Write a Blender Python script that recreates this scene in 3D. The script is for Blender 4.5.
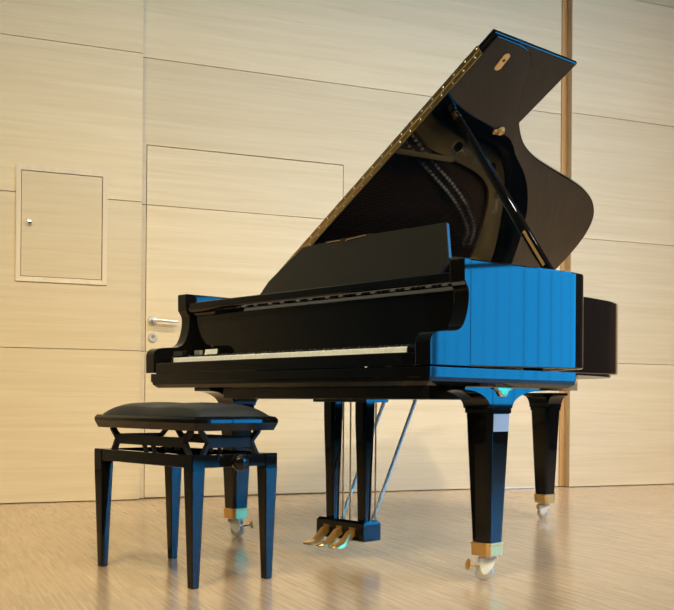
import bpy, bmesh, math, random
from mathutils import Vector, Matrix

random.seed(7)
for o in list(bpy.data.objects):
    bpy.data.objects.remove(o)
scene = bpy.context.scene
COL = scene.collection
PI = math.pi

# ------------------------------------------------------------------ camera
CAM = Vector((3.4327, -2.1124, 0.54405))
FW = Vector((-0.741282, 0.671181, 0.004172)).normalized()
RT = Vector((0.671187, 0.741288, 0.0)).normalized()
UP = RT.cross(FW)
ROLL = 0.0077
F_PX, CY_PX = 1023.37, 398.29
cd = bpy.data.cameras.new('camera')
cd.sensor_fit = 'HORIZONTAL'
cd.sensor_width = 36.0
cd.lens = 36.0 * F_PX / 674.0
cd.shift_y = (CY_PX - 305.0) / 674.0
cd.clip_start = 0.05
cd.clip_end = 100
cam = bpy.data.objects.new('camera', cd)
COL.objects.link(cam)
cR = RT * math.cos(ROLL) + UP * math.sin(ROLL)
cU = -RT * math.sin(ROLL) + UP * math.cos(ROLL)
cam.matrix_world = Matrix(((cR.x, cU.x, -FW.x, CAM.x), (cR.y, cU.y, -FW.y, CAM.y), (cR.z, cU.z, -FW.z, CAM.z), (0, 0, 0, 1)))
scene.camera = cam

# ------------------------------------------------------------------ world: daylight sky outside the windows
world = bpy.data.worlds.new('world')
scene.world = world
world.use_nodes = True
bg = world.node_tree.nodes['Background']
bg.inputs['Color'].default_value = (0.015, 0.42, 1.0, 1)
bg.inputs['Strength'].default_value = 11.0
scene.view_settings.view_transform = 'Standard'
scene.view_settings.look = 'None'
scene.view_settings.gamma = 1.0
scene.view_settings.use_curve_mapping = False
scene.view_settings.exposure = 0.0

# ------------------------------------------------------------------ frame of the room: s along the back wall, d towards it
TH = 2.7991
N = Vector((math.cos(TH), math.sin(TH), 0))
T = Vector((N.y, -N.x, 0))
D_A, D_B, D_C = 1.6743, 1.7366, 1.6729
S_A, S_C = 0.322, 3.148
ROW = 0.8201
S_R, S_L, D_H, Z_C = 5.3, -6.0, -9.5, 5.6


def rp(s, d, z):
    return N * d + T * s + Vector((0, 0, z))


STAGE_LAMPS = [(-1.2, -2.0), (0.9, -2.0), (2.8, -2.0), (4.5, -2.0), (-3.6, -5.6), (-0.8, -5.6), (1.6, -5.6), (4.0, -5.6)]  # far-left lamp of the front row is added to brighten the key fronts
LAMP_W = {-2.0: 22.5, -5.6: 33.0}
LAMP_SPREAD = {-2.0: 85.0, -5.6: 62.0}
LAMP_Z = 4.9
LAMP_COL = [(1.0, 0.84, 0.47), (1.0, 0.91, 0.74), (0.97, 0.94, 0.90)]      # warm lamps on the left, whiter ones to the right
LAMP_AIM = {-2.0: (0.9, 0.0), -5.6: (0.9, 0.0)}     # share of the aim point: d, z

# window portals: let the renderer find the daylight
for d0_, d1_, z0_, z1_ in ((-6.2, -1.2, 0.06, 3.8),):
    pl = bpy.data.lights.new('window_daylight_portal', 'AREA')
    pl.shape = 'RECTANGLE'
    pl.size = d1_ - d0_
    pl.size_y = z1_ - z0_
    pl.cycles.is_portal = True
    po = bpy.data.objects.new('window_daylight_portal', pl)
    COL.objects.link(po)
    _c, _x, _z = rp(S_R + 0.22, (d0_ + d1_) / 2, (z0_ + z1_) / 2), N, T   # shines along -T, into the room
    _y = _z.cross(_x)
    po.matrix_world = Matrix(((_x.x, _y.x, _z.x, _c.x), (_x.y, _y.y, _z.y, _c.y), (_x.z, _y.z, _z.z, _c.z), (0, 0, 0, 1)))

# ------------------------------------------------------------------ materials
def new_mat(name):
    m = bpy.data.materials.new(name)
    m.use_nodes = True
    return m, m.node_tree.nodes, m.node_tree.links, m.node_tree.nodes['Principled BSDF']


def plain(name, col, rough=0.5, metal=0.0, ior=1.5, noise=0.0, scale=40, bump=0.0):
    m, ns, ln, b = new_mat(name)
    b.inputs['Roughness'].default_value = rough
    b.inputs['Metallic'].default_value = metal
    b.inputs['IOR'].default_value = ior
    tc = ns.new('ShaderNodeTexCoord')
    nz = ns.new('ShaderNodeTexNoise')
    nz.inputs['Scale'].default_value = scale
    nz.inputs['Detail'].default_value = 3
    ln.new(tc.outputs['Object'], nz.inputs['Vector'])
    mx = ns.new('ShaderNodeMix')
    mx.data_type = 'RGBA'
    lo = [c * (1 - noise) for c in col]
    hi = [min(1, c * (1 + noise)) for c in col]
    mx.inputs[6].default_value = (*lo, 1)
    mx.inputs[7].default_value = (*hi, 1)
    ln.new(nz.outputs['Fac'], mx.inputs[0])
    ln.new(mx.outputs[2], b.inputs['Base Color'])
    if bump:
        bp = ns.new('ShaderNodeBump')
        bp.inputs['Strength'].default_value = bump
        bp.inputs['Distance'].default_value = 0.002
        ln.new(nz.outputs['Fac'], bp.inputs['Height'])
        ln.new(bp.outputs['Normal'], b.inputs['Normal'])
    return m


def wood_wall(name, c1, c2, rough=0.5, vertical=False, off=0.0, var=0.08):
    """light oak veneer with grain along the wall"""
    m, ns, ln, b = new_mat(name)
    b.inputs['Roughness'].default_value = rough
    b.inputs['IOR'].default_value = 1.4
    tc = ns.new('ShaderNodeTexCoord')
    mp = ns.new('ShaderNodeMapping')
    mp.vector_type = 'TEXTURE'
    mp.inputs['Rotation'].default_value = (0, 0, math.atan2(T.y, T.x))
    ln.new(tc.outputs['Object'], mp.inputs['Vector'])
    oi = ns.new('ShaderNodeObjectInfo')
    add = ns.new('ShaderNodeVectorMath')
    add.operation = 'ADD'
    sc = ns.new('ShaderNodeVectorMath')
    sc.operation = 'SCALE'
    cmb = ns.new('ShaderNodeCombineXYZ')
    ln.new(oi.outputs['Random'], cmb.inputs[0])
    ln.new(oi.outputs['Random'], cmb.inputs[2])
    ln.new(cmb.outputs[0], sc.inputs[0])
    sc.inputs['Scale'].default_value = 17.0
    ln.new(mp.outputs[0], add.inputs[0])
    ln.new(sc.outputs[0], add.inputs[1])
    m2 = ns.new('ShaderNodeMapping')
    m2.inputs['Scale'].default_value = (14, 14, 0.9) if vertical else (0.8, 6, 24)
    ln.new(add.outputs[0], m2.inputs['Vector'])
    n1 = ns.new('ShaderNodeTexNoise')
    n1.inputs['Scale'].default_value = 1.0
    n1.inputs['Detail'].default_value = 8
    n1.inputs['Roughness'].default_value = 0.62
    n1.inputs['Distortion'].default_value = 0.6
    ln.new(m2.outputs[0], n1.inputs['Vector'])
    m3 = ns.new('ShaderNodeMapping')
    m3.inputs['Scale'].default_value = (160, 160, 3) if vertical else (4, 60, 170)
    ln.new(add.outputs[0], m3.inputs['Vector'])
    n2 = ns.new('ShaderNodeTexNoise')
    n2.inputs['Scale'].default_value = 1.0
    n2.inputs['Detail'].default_value = 3
    ln.new(m3.outputs[0], n2.inputs['Vector'])
    mm = ns.new('ShaderNodeMath')
    mm.operation = 'MULTIPLY_ADD'
    ln.new(n2.outputs['Fac'], mm.inputs[0])
    mm.inputs[1].default_value = 0.35
    ln.new(n1.outputs['Fac'], mm.inputs[2])
    rampn = ns.new('ShaderNodeValToRGB')
    rampn.color_ramp.elements[0].position = 0.40
    rampn.color_ramp.elements[0].color = (*c1, 1)
    rampn.color_ramp.elements[1].position = 0.90
    rampn.color_ramp.elements[1].color = (*c2, 1)
    ln.new(mm.outputs[0], rampn.inputs[0])
    hsv = ns.new('ShaderNodeHueSaturation')
    mr = ns.new('ShaderNodeMapRange')
    mr.inputs['To Min'].default_value = 1 - var
    mr.inputs['To Max'].default_value = 1 + var
    ln.new(oi.outputs['Random'], mr.inputs['Value'])
    ln.new(mr.outputs[0], hsv.inputs['Value'])
    ln.new(rampn.outputs[0], hsv.inputs['Color'])
    ln.new(hsv.outputs[0], b.inputs['Base Color'])
    bp = ns.new('ShaderNodeBump')
    bp.inputs['Strength'].default_value = 0.12
    bp.inputs['Distance'].default_value = 0.001
    ln.new(n2.outputs['Fac'], bp.inputs['Height'])
    ln.new(bp.outputs['Normal'], b.inputs['Normal'])
    return m


def floor_mat():
    m, ns, ln, b = new_mat('oak_strip_parquet')
    tc = ns.new('ShaderNodeTexCoord')
    mp = ns.new('ShaderNodeMapping')
    mp.vector_type = 'TEXTURE'
    mp.inputs['Rotation'].default_value = (0, 0, math.atan2(N.y, N.x))
    ln.new(tc.outputs['Object'], mp.inputs['Vector'])
    # two brick layers: fine on-edge lamellae, random tone for each
    br = ns.new('ShaderNodeTexBrick')
    br.offset = 0.37
    br.offset_frequency = 3
    br.squash = 1.0
    br.inputs['Color1'].default_value = (0, 0, 0, 1)
    br.inputs['Color2'].default_value = (1, 1, 1, 1)
    br.inputs['Mortar'].default_value = (0.1, 0.1, 0.1, 1)
    br.inputs['Scale'].default_value = 1.0
    br.inputs['Mortar Size'].default_value = 0.0004
    br.inputs['Brick Width'].default_value = 0.16
    br.inputs['Row Height'].default_value = 0.0095
    ln.new(mp.outputs[0], br.inputs['Vector'])
    nz = ns.new('ShaderNodeTexNoise')
    nz.inputs['Scale'].default_value = 1.0
    nz.inputs['Detail'].default_value = 6
    m2 = ns.new('ShaderNodeMapping')
    m2.inputs['Scale'].default_value = (7, 110, 1)
    ln.new(mp.outputs[0], m2.inputs['Vector'])
    ln.new(m2.outputs[0], nz.inputs['Vector'])
    big = ns.new('ShaderNodeTexNoise')
    big.inputs['Scale'].default_value = 1.1
    big.inputs['Detail'].default_value = 2
    ln.new(mp.outputs[0], big.inputs['Vector'])
    a = ns.new('ShaderNodeMath')
    a.operation = 'MULTIPLY_ADD'
    a.inputs[1].default_value = 0.42
    ln.new(br.outputs['Color'], a.inputs[0])
    b2 = ns.new('ShaderNodeMath')
    b2.operation = 'MULTIPLY'
    b2.inputs[1].default_value = 0.65
    ln.new(nz.outputs['Fac'], b2.inputs[0])
    ln.new(b2.outputs[0], a.inputs[2])
    rampn = ns.new('ShaderNodeValToRGB')
    e = rampn.color_ramp.elements
    e[0].position = 0.12
    e[0].color = (0.385, 0.255, 0.142, 1)
    e[1].position = 0.88
    e[1].color = (0.565, 0.405, 0.248, 1)
    ln.new(a.outputs[0], rampn.inputs[0])
    hsv = ns.new('ShaderNodeHueSaturation')
    mr = ns.new('ShaderNodeMapRange')
    mr.inputs['From Min'].default_value = 0.3
    mr.inputs['From Max'].default_value = 0.7
    mr.inputs['To Min'].default_value = 0.92
    mr.inputs['To Max'].default_value = 1.06
    ln.new(big.outputs['Fac'], mr.inputs['Value'])
    ln.new(mr.outputs[0], hsv.inputs['Value'])
    ln.new(rampn.outputs[0], hsv.inputs['Color'])
    ln.new(hsv.outputs[0], b.inputs['Base Color'])
    b.inputs['Roughness'].default_value = 0.27
    rr = ns.new('ShaderNodeMapRange')
    rr.inputs['To Min'].default_value = 0.13
    rr.inputs['To Max'].default_value = 0.26
    ln.new(nz.outputs['Fac'], rr.inputs['Value'])
    ln.new(rr.outputs[0], b.inputs['Roughness'])
    b.inputs['IOR'].default_value = 1.45
    bp = ns.new('ShaderNodeBump')
    bp.inputs['Strength'].default_value = 0.10
    bp.inputs['Distance'].default_value = 0.001
    ln.new(a.outputs[0], bp.inputs['Height'])
    ln.new(bp.outputs['Normal'], b.inputs['Normal'])
    return m


def lamp_mat(name, col, strength):
    m, ns, ln, b = new_mat(name)
    b.inputs['Base Color'].default_value = (0.8, 0.8, 0.8, 1)
    b.inputs['Emission Color'].default_value = (*col, 1)
    b.inputs['Emission Strength'].default_value = strength
    return m


OAK1, OAK2 = (0.585, 0.45, 0.265), (0.685, 0.555, 0.36)
M = {
    'oak': wood_wall('light_oak_veneer', OAK1, OAK2),
    'oak_frame': wood_wall('pale_oak_lipping', (0.62, 0.49, 0.32), (0.74, 0.61, 0.43), vertical=True),
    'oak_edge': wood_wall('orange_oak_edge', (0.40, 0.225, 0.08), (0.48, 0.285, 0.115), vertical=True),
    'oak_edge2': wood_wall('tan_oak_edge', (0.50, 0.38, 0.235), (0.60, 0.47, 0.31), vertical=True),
    'gap': plain('dark_joint', (0.34, 0.22, 0.12), 0.8),
    'hall': wood_wall('dark_hall_panelling', (0.10, 0.062, 0.036), (0.16, 0.10, 0.06), rough=0.6, vertical=True),
    'ceil': plain('matt_ceiling', (0.16, 0.145, 0.12), 0.9, noise=0.05, scale=3),
    'plaster': plain('grey_plaster', (0.55, 0.53, 0.50), 0.8, noise=0.06, scale=6),
    'floor': floor_mat(),
    'black': plain('black_polyester_lacquer', (0.0045, 0.0042, 0.004), 0.035, ior=1.46, noise=0.1, scale=3),
    'blacksat': plain('black_satin_lacquer', (0.019, 0.0175, 0.0145), 0.24, ior=1.5, noise=0.1, scale=5),
    'blackmatt': plain('black_painted_steel', (0.010, 0.010, 0.010), 0.5, ior=1.35, noise=0.1, scale=30),
    'leather': plain('black_leather', (0.014, 0.016, 0.018), 0.42, ior=1.5, noise=0.3, scale=300, bump=0.25),
    'white_key': plain('white_key_acrylic', (0.93, 0.94, 0.97), 0.15, noise=0.02),
    'ebony': plain('black_key', (0.01, 0.01, 0.01), 0.3, noise=0.2),
    'brass': plain('polished_brass', (0.90, 0.56, 0.21), 0.30, metal=0.72, noise=0.08, scale=60),
    'brass_dull': plain('dull_brass', (0.62, 0.42, 0.17), 0.34, metal=1.0, noise=0.12, scale=80),
    'crest': plain('pale_gilt_crest', (0.86, 0.47, 0.22), 0.6, metal=0.0, ior=1.2, noise=0.1, scale=80),
    'nickel': plain('nickel_plate', (0.82, 0.82, 0.76), 0.16, metal=1.0, noise=0.05, scale=60),
    'silver_paint': plain('pale_silver_casting', (0.92, 0.90, 0.80), 0.45, metal=0.05, noise=0.08, scale=60),
    'steel': plain('brushed_steel', (0.74, 0.74, 0.72), 0.3, metal=0.7, noise=0.08, scale=200),
    'gold': plain('gold_bronze_plate', (0.78, 0.56, 0.24), 0.36, metal=0.35, noise=0.12, scale=50, bump=0.1),
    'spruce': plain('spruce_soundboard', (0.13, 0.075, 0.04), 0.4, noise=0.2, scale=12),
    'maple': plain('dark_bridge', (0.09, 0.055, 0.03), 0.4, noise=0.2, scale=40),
    'string': plain('steel_string', (0.60, 0.58, 0.54), 0.3, metal=1.0, noise=0.1),
    'copper': plain('copper_string', (0.60, 0.30, 0.14), 0.35, metal=1.0, noise=0.1),
    'felt_red': plain('red_felt', (0.25, 0.02, 0.02), 0.95, noise=0.2, scale=300),
    'felt_white': plain('white_felt', (0.82, 0.78, 0.66), 0.95, noise=0.1, scale=300),
    'white': plain('white_paper', (0.85, 0.85, 0.84), 0.6, noise=0.02),
    'grey_plastic': plain('grey_plastic', (0.25, 0.25, 0.24), 0.4, noise=0.1),
    'grey_patch': plain('grey_patch', (0.36, 0.35, 0.37), 0.45, noise=0.06, scale=20),
    'rubber': plain('dark_rubber', (0.03, 0.03, 0.03), 0.7, noise=0.2),
    'cable': plain('light_grey_cable', (0.62, 0.60, 0.56), 0.5, noise=0.05),
    'blind': plain('grey_blind_fabric', (0.10, 0.14, 0.20), 0.8, noise=0.06, scale=30),
    'alu': plain('grey_window_frame', (0.30, 0.30, 0.31), 0.4, metal=0.3, noise=0.05),
    'lamp_body': plain('black_lamp_housing', (0.02, 0.02, 0.02), 0.5, noise=0.1),
}
gl, ns_, ln_, b_ = new_mat('window_glass')
ns_.remove(b_)
tr_ = ns_.new('ShaderNodeBsdfTransparent')
tr_.inputs['Color'].default_value = (0.93, 0.96, 0.97, 1)
gs_ = ns_.new('ShaderNodeBsdfGlossy')
gs_.inputs['Roughness'].default_value = 0.02
mx_ = ns_.new('ShaderNodeMixShader')
mx_.inputs[0].default_value = 0.06
ln_.new(tr_.outputs[0], mx_.inputs[1])
ln_.new(gs_.outputs[0], mx_.inputs[2])
ln_.new(mx_.outputs[0], ns_['Material Output'].inputs['Surface'])
M['glass'] = gl

# ------------------------------------------------------------------ object helpers
WORLD = {}


def link(name, data, parent=None, loc=(0, 0, 0), rot=None, kind=None, label=None, cat=None, group=None):
    o = bpy.data.objects.new(name, data)
    COL.objects.link(o)
    o.location = loc
    if rot is not None:
        o.rotation_euler = rot
    w = Matrix.Translation(Vector(loc))
    if rot is not None:
        from mathutils import Euler
        w = w @ Euler(rot).to_matrix().to_4x4()
    WORLD[o.name] = w
    if parent is not None:
        o.parent = parent
        o.matrix_parent_inverse = WORLD[parent.name].inverted()
    if kind:
        o['kind'] = kind
    if label:
        o['label'] = label
    if cat:
        o['category'] = cat
    if group:
        o['group'] = group
    return o


def empty(name, loc, label, cat, group=None, kind=None):
    o = link(name, None, None, loc, label=label, cat=cat, group=group, kind=kind)
    o.empty_display_size = 0.1
    return o


class MB:
    def __init__(self):
        self.v = []
        self.f = []

    def add(self, vs, fs):
        b = len(self.v)
        self.v += [tuple(x) for x in vs]
        self.f += [tuple(b + i for i in q) for q in fs]
        return self

    def box(self, x0, x1, y0, y1, z0, z1):
        return self.add([(x0, y0, z0), (x1, y0, z0), (x1, y1, z0), (x0, y1, z0), (x0, y0, z1), (x1, y0, z1), (x1, y1, z1), (x0, y1, z1)],
                        [(0, 3, 2, 1), (4, 5, 6, 7), (0, 1, 5, 4), (1, 2, 6, 5), (2, 3, 7, 6), (3, 0, 4, 7)])

    def rbox(self, s0, s1, d0, d1, z0, z1):
        """box in the room frame"""
        c = [(s0, d0), (s1, d0), (s1, d1), (s0, d1)]
        return self.add([rp(s, d, z0) for s, d in c] + [rp(s, d, z1) for s, d in c],
                        [(0, 1, 2, 3), (7, 6, 5, 4), (0, 4, 5, 1), (1, 5, 6, 2), (2, 6, 7, 3), (3, 7, 4, 0)])

    def loft(self, rings, cap=True):
        n = len(rings[0])
        vs = [p for r in rings for p in r]
        fs = []
        for k in range(len(rings) - 1):
            for i in range(n):
                j = (i + 1) % n
                fs.append((k * n + i, k * n + j, (k + 1) * n + j, (k + 1) * n + i))
        if cap:
            fs.append(tuple(range(n))[::-1])
            fs.append(tuple((len(rings) - 1) * n + i for i in range(n)))
        return self.add(vs, fs)

    def prism(self, pts0, pts1):
        return self.loft([pts0, pts1])

    def tube(self, a, b, r0, r1=None, n=10, cap=True):
        a, b = Vector(a), Vector(b)
        r1 = r0 if r1 is None else r1
        w = (b - a).normalized()
        u = w.orthogonal().normalized()
        v = w.cross(u)
        rg = lambda c, r: [c + (u * math.cos(2 * PI * i / n) + v * math.sin(2 * PI * i / n)) * r for i in range(n)]
        return self.loft([rg(a, r0), rg(b, r1)], cap)

    def path(self, pts, r, n=8):
        pts = [Vector(q) for q in pts]
        rings = []
        u = None
        for i, q in enumerate(pts):
            w = (pts[min(i + 1, len(pts) - 1)] - pts[max(i - 1, 0)]).normalized()
            u = w.orthogonal().normalized() if u is None else (u - w * u.dot(w)).normalized()
            v = w.cross(u)
            rings.append([q + (u * math.cos(2 * PI * k / n) + v * math.sin(2 * PI * k / n)) * r for k in range(n)])
        return self.loft(rings)

    def lathe(self, prof, origin, axis, n=20):
        """prof: (radius, height along axis)"""
        origin, w = Vector(origin), Vector(axis).normalized()
        u = w.orthogonal().normalized()
        v = w.cross(u)
        return self.loft([[origin + w * h + (u * math.cos(2 * PI * i / n) + v * math.sin(2 * PI * i / n)) * max(r, 1e-5) for i in range(n)] for r, h in prof])

    def bar(self, a, b, wdt, hgt, ref=(0, 0, 1)):
        """rectangular bar from a to b"""
        a, b = Vector(a), Vector(b)
        w = (b - a).normalized()
        u = w.cross(Vector(ref)).normalized()
        v = u.cross(w)
        rg = lambda c: [c + u * i * wdt / 2 + v * j * hgt / 2 for i, j in ((-1, -1), (1, -1), (1, 1), (-1, 1))]
        return self.loft([rg(a), rg(b)])

    def mesh(self, name, mat, bevel=0.0, segs=2, smooth=False, angle=0.6):
        me = bpy.data.meshes.new(name)
        bm = bmesh.new()
        vs = [bm.verts.new(q) for q in self.v]
        for q in self.f:
            try:
                bm.faces.new([vs[i] for i in q])
            except ValueError:
                pass
        bmesh.ops.remove_doubles(bm, verts=bm.verts, dist=1e-6)
        bmesh.ops.recalc_face_normals(bm, faces=bm.faces)
        if bevel:
            es = [e for e in bm.edges if len(e.link_faces) == 2 and e.calc_face_angle(0) > 0.5]
            bmesh.ops.bevel(bm, geom=es, offset=bevel, segments=segs, profile=0.5, affect='EDGES', clamp_overlap=True)
        if smooth:
            for fc in bm.faces:
                fc.smooth = True
            for e in bm.edges:
                if len(e.link_faces) == 2 and e.calc_face_angle(0) > angle:
                    e.smooth = False
        bm.to_mesh(me)
        bm.free()
        me.materials.append(mat)
        return me

    def build(self, name, mat, parent=None, loc=(0, 0, 0), rot=None, bevel=0.0, segs=2, smooth=False, angle=0.6, **kw):
        return link(name, self.mesh(name, mat, bevel, segs, smooth, angle), parent, loc, rot, **kw)


def spline(pts, per=8):
    """Catmull-Rom through the points"""
    P = [Vector(q) for q in pts]
    P = [P[0] * 2 - P[1]] + P + [P[-1] * 2 - P[-2]]
    out = []
    for i in range(1, len(P) - 2):
        for k in range(per):
            t = k / per
            a, b, c, d = P[i - 1], P[i], P[i + 1], P[i + 2]
            out.append(0.5 * ((2 * b) + (c - a) * t + (2 * a - 5 * b + 4 * c - d) * t * t + (3 * b - a - 3 * c + d) * t ** 3))
    out.append(P[-2])
    return out


# ================================================================== ROOM
floor = MB().rbox(S_L, S_R, D_H, D_B + 0.1, -0.08, 0.0).build('floor', M['floor'], kind='structure')
ceiling = MB().rbox(S_L, S_R, D_H, D_B + 0.1, Z_C, Z_C + 0.1).build('ceiling', M['ceil'], kind='structure')
wall_left = MB().rbox(S_L - 0.15, S_L, D_H, D_B + 0.1, 0, Z_C).build('wall_left', M['hall'], kind='structure')
wall_front = MB().rbox(S_L, S_R, D_H - 0.15, D_H, 0, Z_C).build('wall_front', M['hall'], kind='structure')

# back wall: core in three depths with veneered panels hung on it
wb = MB()
PT = 0.022
wb.rbox(S_L, S_A - 0.004, D_A + PT, D_B + 0.1, 0, Z_C)
wb.rbox(S_A - 0.004, S_C + 0.004, D_B + PT, D_B + 0.1, 0, Z_C)
wb.rbox(S_C + 0.004, S_R, D_C + PT, D_B + 0.1, 0, Z_C)
wall_back = wb.build('wall_back', M['gap'], kind='structure')
G = 0.0014   # half a joint


def wall_poly(name, pts, d, thick, parent, mat=None, bevel=0.0012):
    f = [rp(s, d, z) for s, z in pts]
    b = [rp(s, d + thick, z) for s, z in pts]
    return MB().prism(f, b).build(name, mat or M['oak'], parent, bevel=bevel, segs=1)


def rect(s0, s1, z0, z1):
    return [(s0, z0), (s1, z0), (s1, z1), (s0, z1)]


HS0, HS1, HZ0, HZ1 = -0.344, 0.133, 1.171, 1.784      # hatch
DS0, DS1, DZ1 = 0.362, 1.548, 1.972                   # door
nrow = 7
for r in range(nrow):
    z0, z1 = r * ROW + G, min((r + 1) * ROW - G, Z_C)
    if r == 0:
        z0 = 0.004
    if z1 <= z0:
        continue
    # left field: panels 2.4 m long, hatch cut out
    if r == 1:
        wall_poly('panel', [(-2.1 + G, z0), (S_A, z0), (S_A, z1), (HS1 - 0.01, z1), (HS1 - 0.01, HZ0 + 0.01), (HS0 + 0.01, HZ0 + 0.01), (HS0 + 0.01, z1), (-2.1 + G, z1)], D_A, PT, wall_back)
    elif r == 2:
        wall_poly('panel', [(-2.1 + G, z0), (HS0 + 0.01, z0), (HS0 + 0.01, HZ1 - 0.01), (HS1 - 0.01, HZ1 - 0.01), (HS1 - 0.01, z0), (S_A, z0), (S_A, z1), (-2.1 + G, z1)], D_A, PT, wall_back)
    else:
        wall_poly('panel', rect(-2.1 + G, S_A, z0, z1), D_A, PT, wall_back)
    wall_poly('panel', rect(S_L, -2.1 - G, z0, z1), D_A, PT, wall_back)
    # middle field with the door
    if r < 2:
        wall_poly('panel', rect(S_A - 0.003, DS0 - 0.004, z0, z1), D_B, PT, wall_back)
        wall_poly('panel', rect(DS1 + 0.003, S_C + 0.003, z0, z1), D_B, PT, wall_back)
    elif r == 2:
        wall_poly('panel', [(S_A - 0.003, z0), (DS0 - 0.004, z0), (DS0 - 0.004, DZ1 + 0.004), (DS1 + 0.003, DZ1 + 0.004), (DS1 + 0.003, z0), (S_C + 0.003, z0), (S_C + 0.003, z1), (S_A - 0.003, z1)], D_B, PT, wall_back)
    else:
        wall_poly('panel', rect(S_A - 0.003, S_C + 0.003, z0, z1), D_B, PT, wall_back)
    # right field
    wall_poly('panel', rect(S_C, S_R, z0, z1), D_C, PT, wall_back)
# lipped edges of the right field, seen as a two-tone return
MB().rbox(S_C - 0.0005, S_C + 0.004, D_C + 0.0005, D_B - 0.008, 0.004, Z_C).build('edge_strip', M['oak_edge2'], wall_back)
MB().rbox(S_C - 0.040, S_C + 0.004, D_B - 0.008, D_B + 0.002, 0.004, Z_C).build('edge_strip', M['oak_edge'], wall_back)
MB().rbox(S_A - 0.004, S_A + 0.0005, D_A + 0.0005, D_B - 0.0005, 0.004, Z_C).build('edge_strip', M['oak_edge2'], wall_back)

# flush door in the middle field
door = link('door_1', None, None, rp((DS0 + DS1) / 2, D_B, 0), kind='structure', label='flush oak-veneered door with lever handle behind the piano')
for r in range(3):
    z0, z1 = max(0.006, r * ROW + G), min(DZ1, (r + 1) * ROW - G)
    wall_poly('door_panel', rect(DS0, DS1, z0, z1), D_B + 0.0005, 0.018, door)
hs, hz = 0.398, 0.995
h = MB().lathe([(0.0, 0.0), (0.0265, 0.0), (0.0265, 0.006), (0.023, 0.009), (0.011, 0.0095), (0.0095, 0.045), (0.0, 0.046)], rp(hs, D_B, hz), -N, 24)
handle = h.build('handle_rose', M['steel'], door, smooth=True)
MB().path([rp(hs, D_B - 0.042, hz), rp(hs + 0.02, D_B - 0.047, hz - 0.001), rp(hs + 0.06, D_B - 0.048, hz - 0.003), rp(hs + 0.135, D_B - 0.046, hz - 0.006)], 0.0085, 12).build('lever', M['steel'], handle, smooth=True)
esc = MB().lathe([(0.0, 0.0), (0.0265, 0.0), (0.0265, 0.006), (0.023, 0.009), (0.0, 0.0092)], rp(hs + 0.003, D_B, 0.9), -N, 24).build('lock_escutcheon', M['steel'], door, smooth=True)
MB().lathe([(0.0, 0.0), (0.010, 0.0), (0.010, 0.004), (0.0, 0.0045)], rp(hs + 0.003, D_B - 0.0092, 0.905), -N, 16).build('lock_cylinder', M['brass_dull'], esc, smooth=True)

# small hatch in the left field
hatch = empty('wall_hatch', rp((HS0 + HS1) / 2, D_A, HZ0), 'small rectangular oak access hatch with pale frame set in the left wall panelling', 'hatch')
fw_ = 0.026
for pts in ([(HS0, HZ0), (HS1, HZ0), (HS1 - fw_, HZ0 + fw_), (HS0 + fw_, HZ0 + fw_)], [(HS0, HZ1), (HS1, HZ1), (HS1 - fw_, HZ1 - fw_), (HS0 + fw_, HZ1 - fw_)],
            [(HS0, HZ0), (HS0, HZ1), (HS0 + fw_, HZ1 - fw_), (HS0 + fw_, HZ0 + fw_)], [(HS1, HZ0), (HS1, HZ1), (HS1 - fw_, HZ1 - fw_), (HS1 - fw_, HZ0 + fw_)]):
    wall_poly('frame_rail', pts, D_A - 0.008, 0.03, hatch, M['oak_frame'], bevel=0.0008)
wall_poly('hatch_door', rect(HS0 + fw_ + 0.003, HS1 - fw_ - 0.003, HZ0 + fw_ + 0.003, HZ1 - fw_ - 0.003), D_A - 0.003, 0.018, hatch)
MB().lathe([(0.0, 0.0), (0.007, 0.0), (0.006, 0.008), (0.011, 0.014), (0.010, 0.021), (0.0, 0.023)], rp(-0.274, D_A - 0.003, 1.483), -N, 16).build('knob', M['nickel'], hatch, smooth=True)

# right wall: plaster piers, tall windows with vertical blinds
WEDGE = [-6.2, -4.9, -3.47, -1.2]
SILL = [0.06, 0.06, 0.50]
WD0, WD1, WZ0, WZ1 = WEDGE[0], WEDGE[-1], 0.06, 3.8
wr = MB()
wr.rbox(S_R, S_R + 0.25, D_H, WD0, 0, Z_C)
wr.rbox(S_R, S_R + 0.25, WD1, D_B + 0.1, 0, Z_C)
wr.rbox(S_R, S_R + 0.25, WD0, WD1, WZ1, Z_C)
for i in range(3):
    wr.rbox(S_R, S_R + 0.25, WEDGE[i], WEDGE[i + 1], 0, SILL[i])
wall_right = wr.build('wall_right', M['hall'], kind='structure')
for i in range(3):
    a0, a1, zs = WEDGE[i], WEDGE[i + 1], SILL[i]
    w = link('window_%d' % (i + 1), None, None, rp(S_R + 0.15, (a0 + a1) / 2, zs), kind='structure')
    for q in ((a0, a0 + 0.012, zs, WZ1), (a1 - 0.012, a1, zs, WZ1), (a0 + 0.012, a1 - 0.012, zs, zs + 0.04), (a0 + 0.012, a1 - 0.012, WZ1 - 0.05, WZ1)) + (((a0 + 0.012, a1 - 0.012, 1.61, 1.64),) if zs < 1 else ()):
        MB().rbox(S_R + 0.12, S_R + 0.18, *q).build('window_frame', M['alu'], w)
    for z0, z1 in (((zs + 0.04, 1.61), (1.64, WZ1 - 0.05)) if zs < 1 else ((zs + 0.04, WZ1 - 0.05),)):
        MB().rbox(S_R + 0.148, S_R + 0.152, a0 + 0.012, a1 - 0.012, z0, z1).build('pane', M['glass'], w)

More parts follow.
